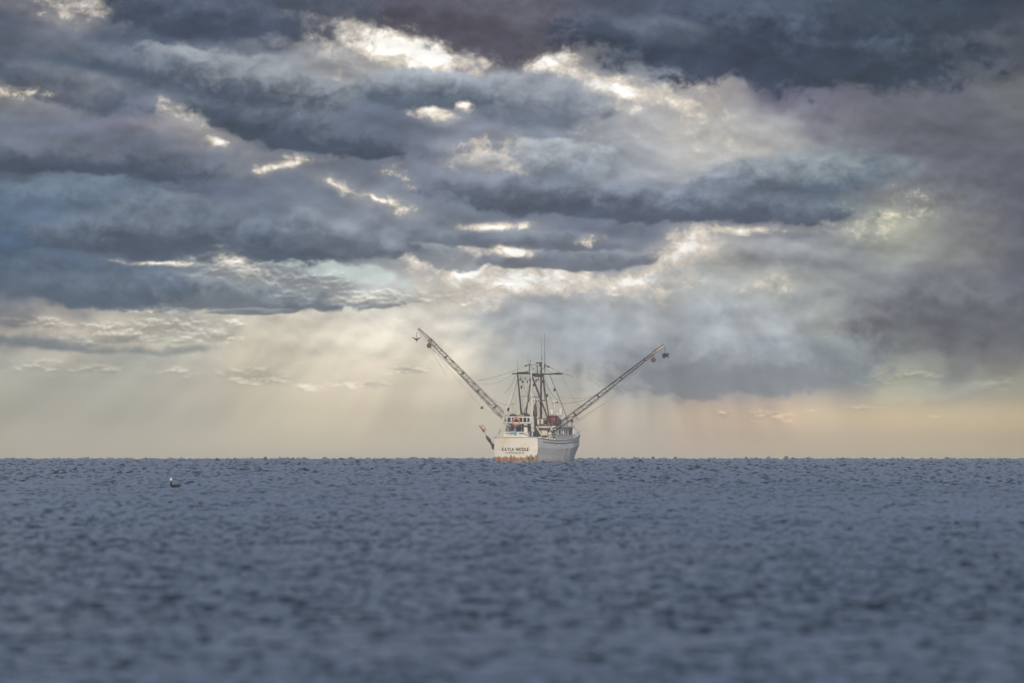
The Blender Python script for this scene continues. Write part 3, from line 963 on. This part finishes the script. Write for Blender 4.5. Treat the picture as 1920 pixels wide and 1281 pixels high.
# ---------------------------------------------------------------- outriggers
def outrigger(base, knee, tip, w0, w1, nrung, mt):
    """base-to-knee lattice boom carried on by a pale tube to the tip"""
    ax = (knee - base).normalized()
    up = Vector((0, 1, 0))
    side = ax.cross(up).normalized()
    bm = bmesh.new()
    tube(bm, [knee - ax * .5, tip], .17, 8, .13)
    root = link("outrigger", bm, "tube", boat, True)
    tube_obj("tip_strip", [knee + side * .2, tip + side * .2], .05, "dark", root) if side.z > 0 else \
        tube_obj("tip_strip", [knee - side * .2, tip - side * .2], .05, "dark", root)
    chords = [(-1, -1), (1, -1), (1, 1), (-1, 1)]
    def corner(t, c):
        w = w0 + (w1 - w0) * t
        if t < .12:
            w *= .35 + .65 * t / .12
        return base.lerp(knee, t) + side * c[0] * w * .5 + up * c[1] * w * .5
    for c in chords:
        tube_obj("chord", [corner(t, c) for t in np.linspace(0, .56, 9)], .042, mt, root, 6)
        tube_obj("chord", [corner(t, c) for t in np.linspace(.56, 1, 7)], .042, "tan" if c[0] * side.z < 0 else mt, root, 6)
    for i in range(nrung):
        t = .06 + .93 * i / (nrung - 1)
        bm = bmesh.new()
        for k in range(4):
            tube(bm, [corner(t, chords[k]), corner(t, chords[(k + 1) % 4])], .032, 5)
        if i % 3 == 2:
            box(bm, base.lerp(knee, t), (.22, .22, .26), .03)
        link("rung_frame", bm, mt, root)
    for i in range(nrung - 1):
        t0, t1 = .06 + .93 * i / (nrung - 1), .06 + .93 * (i + 1) / (nrung - 1)
        bm = bmesh.new()
        for k in (0, 2):
            if (i + k // 2) % 2 == 0:
                tube(bm, [corner(t0, chords[k]), corner(t1, chords[(k + 1) % 4])], .022, 4)
            else:
                tube(bm, [corner(t0, chords[(k + 1) % 4]), corner(t1, chords[k])], .022, 4)
        link("lattice_diagonal", bm, "wire", root)
    # hinge foot
    bm = bmesh.new()
    box(bm, base - ax * .1, (.4, .5, .4), .06)
    link("hinge", bm, "rusty", root)
    # block at the knee
    p = knee - Vector((0, 0, .55))
    bm = bmesh.new()
    lathe(bm, [(.1, -.16), (.33, -.14), (.36, 0), (.33, .14), (.1, .16)], p - V(0, 0, .35), (0, 1, 0), 14)
    tube(bm, [knee, p], .05)
    link("pulley_block", bm, "rusty", root)
    return root
PB, PK, PT = at(957, 795, Y=5.7), at(804, 636, Y=5.7), at(782.5, 616.5, Y=5.7)
SB, SK, ST_ = at(1037.5, 808, Y=6.9), at(1225, 663.5, Y=6.9), at(1246, 648.5, Y=6.9)
pr = outrigger(PB, PK, PT, .86, .42, 15, "dark")
pr["label"] = "port outrigger with tan tip, four dark chords"
sr = outrigger(SB, SK, ST_, .72, .30, 13, "dark")
sr["label"] = "starboard outrigger with three dark rails"

# ---------------------------------------------------------------- standing rigging and lines
def line(a, b, r, mt, drop=0.0, Ya=5.7, Yb=None, nm="rigging_line"):
    p, q = at(*a, Y=Ya), at(*b, Y=Ya if Yb is None else Yb)
    pts = sag(p, q, drop) if drop else [p, q]
    return tube_obj(nm, pts, r, mt, boat, 5)
line((895, 714), (988, 685.5), .028, "pink", .25, 5.7, 9.3)
line((893, 714.5), (966, 705), .028, "whiterope", .1, 5.7, 5.4)
line((784, 623), (803, 644), .022, "wire")
line((805, 650), (943, 782), .03, "wire", -.15)
line((803, 650), (838, 706), .015, "rope")
line((806, 650), (902, 764), .014, "rope")
line((903.5, 764), (938, 776), .012, "wire", .25)
line((924, 748), (966, 757), .024, "wire", .5, 5.7, 5.2)
line((944.5, 737), (966, 706), .02, "wire", .5, 5.5, 5.2)
line((1030, 688), (1074, 706.5), .024, "wire", .1, 9.4, 9.0)
line((1031, 703), (1066, 790), .045, "wire", 0, 9.6, 11.0, "mast_stay")
line((1019, 703), (1062, 762), .024, "rope", 1.1, 9.2, 10.5)
line((1019, 706), (1040, 760), .02, "rope", .7, 9.2, 10.2)
line((1018, 706), (1052, 752), .02, "wire", .8, 9.2, 10.2)
line((1046, 742), (1118, 740), .018, "rope", .5, 10.2, 6.9)
line((1053, 757), (1110, 745), .022, "wire", .25, 10.5, 6.9)
line((1098, 712), (1125, 726), .02, "pink", -.3, 6.9)
line((1165, 733), (1212, 681), .016, "whiterope", .1, 6.9)
line((1222, 678), (1166, 734), .014, "whiterope", -.1, 6.9)
line((1166, 734), (1078, 790), .012, "rope", .2, 6.9, 13.5)
line((1078, 797), (1135, 757), .016, "rope", -.3, 13.5, 7.5)
line((1088, 790), (1120, 768), .014, "rope", 0, 13.0, 8.0)
line((1082, 812), (1100, 804), .012, "rope", 0, 17.0, 15.0)
for (a, b, Y0, Y1, mt) in (((984, 704), (979, 778), 7.0, 5.8, "cream"), ((983, 704), (983, 775), 7.0, 5.8, "rope"), ((978, 704), (980, 776), 6.6, 5.8, "wire"),
                           ((990, 706), (988, 776), 7.4, 6.0, "rope"), ((1005, 708), (1007, 782), 8.6, 8.4, "cream"), ((1010, 706), (1010.5, 786), 9.0, 8.6, "rope"),
                           ((1019, 706), (1024, 780), 9.0, 8.6, "wire"), ((962, 757), (962, 783), 5.0, 4.6, "wire"), ((968, 748), (966.5, 783), 5.0, 4.6, "rope")):
    line(a, b, .03 if mt == "cream" else .018, mt, 0, Y0, Y1)
for a, b, dr, Y0, Y1, r, mt in (((972, 706), (950, 783), .3, 5.2, 3.0, .02, "rope"), ((975, 704), (1006, 783), .25, 6.0, 7.6, .022, "wire"), ((1000, 704), (962, 783), .4, 7.6, 3.0, .016, "rope"),
        ((992, 702), (1018, 786), .5, 7.4, 7.8, .02, "wire"), ((1055, 702), (1085, 760), .6, 10.4, 8.0, .018, "rope"), ((1014, 684), (972, 700), .2, 9.4, 5.8, .018, "wire"),
        ((1015, 690), (1050, 701), .15, 9.4, 10.2, .018, "wire"), ((961, 702), (905, 720), .5, 5.4, 5.7, .016, "rope"), ((1022, 706), (1048, 790), .5, 9.2, 9.0, .02, "rope"),
        ((842, 672), (965, 779), .9, 5.7, 5.2, .02, "wire"), ((868, 705), (908, 746), .35, 5.7, 5.7, .02, "rope"), ((1150, 727), (1062, 786), .5, 6.9, 8.0, .022, "wire"),
        ((1008, 745), (1030, 800), .2, 8.4, 6.6, .025, "rusty"), ((986, 716), (992, 782), .1, 7.2, 4.0, .02, "cream")):
    line(a, b, r, mt, dr, Y0, Y1)
for px, py, Y, mt in ((1018, 716, 9.0, "rusty"), (1001, 722, 7.8, "dark"), (978, 726, 6.4, "rusty"), (1040, 731, 9.4, "dark"), (953, 768, 3.4, "dark"), (1026, 742, 8.6, "dark")):
    bm = bmesh.new()
    lathe(bm, [(.04, -.26), (.13, -.18), (.15, 0), (.13, .15), (.04, .24)], at(px, py, Y=Y), (.15, .1, 1), 10)
    link("tackle_block", bm, mt, boat, True)
# weight on the drop line, port side
bm = bmesh.new()
c = at(903.5, 765, Y=5.7)
lathe(bm, [(.05, -.2), (.17, -.12), (.19, .02), (.1, .16), (.04, .22)], c, (.4, 0, 1), 10)
link("line_weight", bm, "dark", boat, True)

# spar over the port quarter with a net bundle and a float
bm = bmesh.new()
P = [at(928, 842, Y=1.4), at(921, 832, Y=1.2), at(914.5, 822.5, Y=1.0), at(911, 817, Y=1.0)]
tube(bm, P, .06, 6)
sp = link("quarter_spar", bm, "net", boat, True)
bm = bmesh.new()
prev = None
pts = [P[0].lerp(P[-1], t) for t in np.linspace(.0, 1, 12)]
radii = [.36, .40, .34, .28, .20, .16, .22, .26, .22, .24, .16, .08]
rings = []
d = (P[-1] - P[0]).normalized()
a = d.cross(V(0, 1, 0)).normalized(); b = d.cross(a)
for p, r in zip(pts, radii):
    rings.append([bm.verts.new(p + (a * math.cos(k * .785) + b * math.sin(k * .785)) * r * random.uniform(.7, 1.15)) for k in range(8)])
for i in range(len(rings) - 1):
    for k in range(8):
        bm.faces.new((rings[i][k], rings[i][(k + 1) % 8], rings[i + 1][(k + 1) % 8], rings[i + 1][k]))
link("net_bundle", bm, "net", sp, True)
tube_obj("spar_line", [P[-1], at(908, 811, Y=1.0), at(906, 806, Y=1.0)], .03, "rope", sp)
bm = bmesh.new()
lathe(bm, [(.05, -.55), (.20, -.45), (.27, -.15), (.27, .15), (.2, .40), (.06, .5)], at(905.5, 802.6, Y=1.0), (-.62, 0, .78), 14)
fl = link("spar_float", bm, "foam", sp, True)
tube_obj("float_pole", [at(907.5, 810.5, Y=.75), at(904, 806, Y=.7), at(898, 798.5, Y=.7)], .14, "rusty", sp, 6, .04)

# ---------------------------------------------------------------- loose things on the boat
def aboard(o):
    o.matrix_world = BOAT_M
    return o
# life ring
c = at(968, 791.2, Y=1.05)
bm = bmesh.new()
R, r = .46, .105
n1, n2 = 28, 10
vv = [[bm.verts.new(c + V((R + r * math.cos(b)) * math.cos(a), r * math.sin(b) * .8, (R + r * math.cos(b)) * math.sin(a))) for b in np.linspace(0, 2 * math.pi, n2, endpoint=False)] for a in np.linspace(0, 2 * math.pi, n1, endpoint=False)]
for i in range(n1):
    for j in range(n2):
        bm.faces.new((vv[i][j], vv[(i + 1) % n1][j], vv[(i + 1) % n1][(j + 1) % n2], vv[i][(j + 1) % n2]))
ring = aboard(link("life_ring", bm, "orange", None, True))
tag(ring, "orange life ring hung on the white stern railing of the trawler", "life ring")
for a in (.8, 2.36, 3.9, 5.5):
    bm = bmesh.new()
    q = c + V(math.cos(a), 0, math.sin(a)) * R
    lathe(bm, [(r * 1.05, -.07), (r * 1.07, 0), (r * 1.05, .07)], q, (-math.sin(a), 0, math.cos(a)), 12)
    link("reflective_band", bm, "cream", ring, True)
tube_obj("grab_rope", [c + V(math.cos(t) * .66, -.02, math.sin(t) * .66 - .05 * abs(math.sin(2 * t))) for t in np.linspace(.4, 5.9, 30)], .025, "pink", ring)
# ice chest with teal print
bm = bmesh.new()
pc = at(969, 813.3, Y=.62)
box(bm, (pc.x, .62, 3.38), (46 * S / CT, .8, 1.74), .06)
chest = aboard(link("ice_chest", bm, "white"))
tag(chest, "long white ice chest with teal print behind the trawler transom", "ice chest")
bm = bmesh.new()
box(bm, (pc.x, .62, 4.30), (46.8 * S / CT, .86, .10), .03)
link("lid", bm, "white", chest)
for px, py, w, h, an in ((951, 813.5, .55, .16, 0), (956, 814.3, .6, .13, .1), (962, 812.0, .85, .42, .1), (966, 813.5, .5, .55, -.2), (977, 813.8, .6, .14, -.1), (984, 815, .9, .10, -.35)):
    bm = bmesh.new()
    q = at(px, py, Y=.21)
    box(bm, q, (w, .03, h), .01, Matrix.Rotation(-an, 3, "Y"))
    link("print_patch", bm, "teal" if px < 970 else "net", chest)
# net heap on the gantry platform
def heap(name, cx, cy, Y, rx, ry, rz, label, mat="net"):
    bm = bmesh.new()
    bmesh.ops.create_icosphere(bm, subdivisions=3, radius=1)
    p = at(cx, cy, Y=Y)
    for v in bm.verts:
        k = 1 + .16 * math.sin(v.co.x * 7 + v.co.y * 4) * math.cos(v.co.z * 6 + v.co.x * 3) + random.uniform(-.05, .05)
        v.co = Vector((p.x + v.co.x * rx * k, Y + v.co.y * ry * k, p.z + max(v.co.z, -.45) * rz * k))
    o = aboard(link(name, bm, mat, None, True))
    tag(o, label, "fishing net")
    for t in (0, 1, 2):
        tube_obj("head_rope", [Vector((p.x + math.cos(a) * rx * (.9 - .2 * t), Y - ry * (.5 - .3 * t) + .1, p.z + (.35 + .25 * t) * rz + abs(math.sin(a)) * rz * .3)) for a in np.linspace(.1, 3.0, 10)], .03, "rope", o)
    return o
heap("net_heap", 984, 780.5, 2.2, .80, .6, .42, "dark green net heaped on the railed stern platform")
heap("net_heap", 971, 788, 3.0, 1.75, .4, .62, "wide dark net pile added as a backdrop behind the stern railing of the trawler", "dark")  # added dark mass, so the white rails stand out against it
heap("net_heap", 962, 781, 2.3, .62, .5, .30, "low dark net bundle left of the green heap on stern platform", "dark")
# hanging net curtain beside the white pole
bm = bmesh.new()
top = [at(1001.5, 790, Y=2.6), at(1003, 792, Y=2.8)]
bot = [at(1001, 819, Y=2.4), at(1005, 819, Y=2.8), at(1009, 819, Y=3.2), at(1013.5, 819, Y=3.6)]
g = []
for j in range(9):
    t = j / 8
    row = []
    for i in range(9):
        s = i / 8
        a = top[0].lerp(top[1], s)
        k = s * 3
        b = bot[min(int(k), 2)].lerp(bot[min(int(k), 2) + 1], k - min(int(k), 2))
        q = a.lerp(b, t)
        row.append(bm.verts.new(q + V(0, .12 * math.sin(s * 14 + t * 2), 0)))
    g.append(row)
for j in range(8):
    for i in range(8):
        bm.faces.new((g[j][i], g[j][i + 1], g[j + 1][i + 1], g[j + 1][i]))
r = bmesh.ops.extrude_face_region(bm, geom=bm.faces[:])
bmesh.ops.translate(bm, vec=(0, .1, 0), verts=[v for v in r["geom"] if isinstance(v, bmesh.types.BMVert)])
hn = aboard(link("hanging_net", bm, "net", None, True))
tag(hn, "dark green net hanging in folds beside the white stern pole", "fishing net")

# paravanes hung from the outrigger tips
def paravane(hang, p, rz, rx, label, wing):
    root = bpy.data.objects.new("paravane_stabiliser", None)
    COL.objects.link(root)
    root.matrix_world = BOAT_M @ Matrix.Translation(p) @ Matrix.Rotation(rz, 4, "Z") @ Matrix.Rotation(rx, 4, "X")
    tag(root, label, "stabiliser", "paravanes hung from the outrigger tips")
    for sg in (1, -1):
        bm = bmesh.new()
        pts = [(0, -.34, -.04), (wing * .5, -.32, .12), (wing, -.30, .30), (wing * .95, .02, .30), (wing * .5, .2, .12), (0, .34, -.04)]
        lo = [bm.verts.new((sg * x, y, z - (.16 if x < .1 else .10 if x < wing * .7 else .03))) for x, y, z in pts]
        hi = [bm.verts.new((sg * x, y, z + (.14 if x < .1 else .07 if x < wing * .7 else .03))) for x, y, z in pts]
        bm.faces.new(lo); bm.faces.new(hi[::-1])
        for i in range(6):
            bm.faces.new((lo[i], lo[(i + 1) % 6], hi[(i + 1) % 6], hi[i]))
        link("wing", bm, "dark", root)
    bm = bmesh.new()
    lathe(bm, [(.03, -.75), (.11, -.6), (.13, -.2), (.12, .3), (.04, .5)], (0, 0, -.08), (0, 1, 0), 10)
    link("nose_weight", bm, "dark", root, True)
    bm = bmesh.new()
    box(bm, (0, .15, -.26), (.06, .5, .36), .02)
    link("keel_fin", bm, "dark", root)
    inv = root.matrix_world.inverted() @ BOAT_M
    a, b = inv @ hang, Vector((0, 0, .05))
    bm = bmesh.new()
    n = 9
    for i in range(n):
        q = a.lerp(b, (i + .5) / n)
        L = (a - b).length / n * .6
        tube(bm, [q + (a - b).normalized() * L, q - (a - b).normalized() * L], .028 if i % 2 else .045, 5)
    link("chain", bm, "wire", root)
paravane(at(781, 622.5, Y=5.7), at(780.5, 636.2, Y=5.7), THETA, 0, "dark winged stabiliser hanging by a chain from the left outrigger tip", .62)
paravane(at(1246.3, 649.5, Y=6.9), at(1247, 667, Y=6.9), 1.3, .25, "dark boxy stabiliser hanging below the right outrigger tip", .50)

# ---------------------------------------------------------------- pelican
def build_pelican():
    py_w = 914.0
    ang = DIP + (py_w - HORIZON) * RPP
    d = CAM_H / ang
    for _ in range(20):
        d = CAM_H / (ang - d / (2 * EARTH))
    s = RPP * d
    x = (327 - 960) * s
    y = d
    xx, yy = np.array([x]), np.array([y])
    z = float(wave_height(xx, yy, np.array([d * 1e-4]))[0]) - d * d / (2 * EARTH)
    root = bpy.data.objects.new("pelican", None)
    COL.objects.link(root)
    root.location = (x, y, max(z, -d * d / (2 * EARTH) + .02))
    tag(root, "pelican with white head and dark neck floating on the sea", "pelican")
    K = s      # photo pixels to metres at this distance
    spine = [((13.5, 2.2), .3, .3), ((11.0, 2.6), 1.3, 1.6), ((7.5, 1.8), 2.8, 3.4), ((3.0, 1.2), 3.6, 4.4), ((-2.0, 1.0), 3.5, 4.4), ((-5.2, 2.2), 2.7, 3.2), ((-6.9, 4.2), 1.8, 2.0),
             ((-6.7, 6.8), 1.6, 1.6), ((-5.9, 9.6), 1.45, 1.5), ((-5.5, 12.2), 1.5, 1.5), ((-5.9, 14.3), 1.9, 1.7), ((-6.9, 15.4), 1.8, 1.6), ((-8.2, 15.2), .9, .9), ((-8.8, 14.8), .3, .4)]
    bm = bmesh.new()
    rings = []
    for i, ((sx, sz), rv, rw) in enumerate(spine):
        a = spine[max(i - 1, 0)][0]; b = spine[min(i + 1, len(spine) - 1)][0]
        t = V(b[0] - a[0], 0, b[1] - a[1]).normalized()
        nrm = V(-t.z, 0, t.x)
        rings.append([bm.verts.new((V(sx, 0, sz) + nrm * rv * math.cos(k * math.pi / 6) + V(0, 1, 0) * rw * math.sin(k * math.pi / 6)) * K) for k in range(12)])
    for i in range(len(rings) - 1):
        for k in range(12):
            bm.faces.new((rings[i][k], rings[i][(k + 1) % 12], rings[i + 1][(k + 1) % 12], rings[i + 1][k]))
    bm.faces.new(rings[0]); bm.faces.new(rings[-1])
    bmesh.ops.subdivide_edges(bm, edges=bm.edges[:], cuts=1, use_grid_fill=True, smooth=.6)
    def plumage(N, p, out):
        tc = N.new("ShaderNodeTexCoord")
        o = N.sep(tc.outputs["Object"])
        n = N.noise(N.xyz(N.mul(o[0], 2), N.mul(o[1], 2), N.mul(o[2], 5)), 9, 5, .6)
        body = N.mix(N.step(n, .4, .65), (.016, .012, .013, 1), (.03, .024, .026, 1))
        neck = N.mix(N.step(n, .4, .7), (.012, .010, .012, 1), (.03, .022, .02, 1))
        c = N.mix(N.step(o[0], -3.6 * K, -4.8 * K), body, neck)
        hz = N.mad(o[0], -.75, o[2])
        c = N.mix(N.step(hz, 15.2 * K, 16.8 * K), c, (.78, .76, .74, 1))
        N.put(p.inputs["Base Color"], c)
        p.inputs["Roughness"].default_value = .9
        p.inputs["Specular IOR Level"].default_value = .1
    link("body", bm, material("pelican_plumage", plumage), root, True)
    # long bill laid down along the neck, with pouch
    bm = bmesh.new()
    tube(bm, [V(-7.8, 0, 15.0) * K, V(-9.2, 0, 12.0) * K, V(-9.6, 0, 8.0) * K, V(-9.2, 0, 5.6) * K], .75 * K, 8, .25 * K)
    bill = link("bill", bm, "grey", root, True)
    bm = bmesh.new()
    tube(bm, [V(-7.4, 0, 13.6) * K, V(-8.4, 0, 11.2) * K, V(-9.0, 0, 8.4) * K], .55 * K, 8, .2 * K)
    link("pouch", bm, "brown", bill, True)
    for sg in (1, -1):
        bm = bmesh.new()
        pts = [(-3.5, 3.2, 2.2), (1, 4.6, 3.0), (6, 4.5, 3.0), (10.5, 2.9, 2.0), (14.0, 2.2, .6)]
        n = len(pts)
        rr = []
        for i, (px, pz, w) in enumerate(pts):
            rr.append([bm.verts.new(V(px, sg * (2.6 + .9 * math.cos(k * math.pi / 4) - .12 * max(px, 0)), pz - 1 + w * .5 * math.sin(k * math.pi / 4)) * K) for k in range(8)])
        for i in range(n - 1):
            for k in range(8):
                bm.faces.new((rr[i][k], rr[i][(k + 1) % 8], rr[i + 1][(k + 1) % 8], rr[i + 1][k]))
        bm.faces.new(rr[0]); bm.faces.new(rr[-1])
        link("folded_wing", bm, painted("wing_feathers", (.035, .026, .026), (.018, .014, .015), .8, 14), root, True)
        bm = bmesh.new()
        bmesh.ops.create_icosphere(bm, subdivisions=1, radius=.3 * K)
        bmesh.ops.translate(bm, vec=V(-7.3, sg * 1.25, 15.5) * K, verts=bm.verts)
        link("eye", bm, "glass", root, True)
build_pelican()

# ---------------------------------------------------------------- sea haze
def haze_mat():
    mt = bpy.data.materials.new("sea_haze")
    mt.use_nodes = True
    N = Nodes(mt.node_tree)
    out = N.new("ShaderNodeOutputMaterial")
    v = N.new("ShaderNodeVolumePrincipled")
    v.inputs["Color"].default_value = (.86, .88, .92, 1)
    v.inputs["Density"].default_value = 7.5e-5
    v.inputs["Anisotropy"].default_value = 0.0
    N.t.links.new(v.outputs[0], out.inputs["Volume"])
    return mt
bm = bmesh.new()
box(bm, (0, 0, 8.0), (14800, 14800, 30.0))
tag(link("haze", bm, haze_mat()), "thin pale sea haze over the whole sea", "haze", kind="stuff")
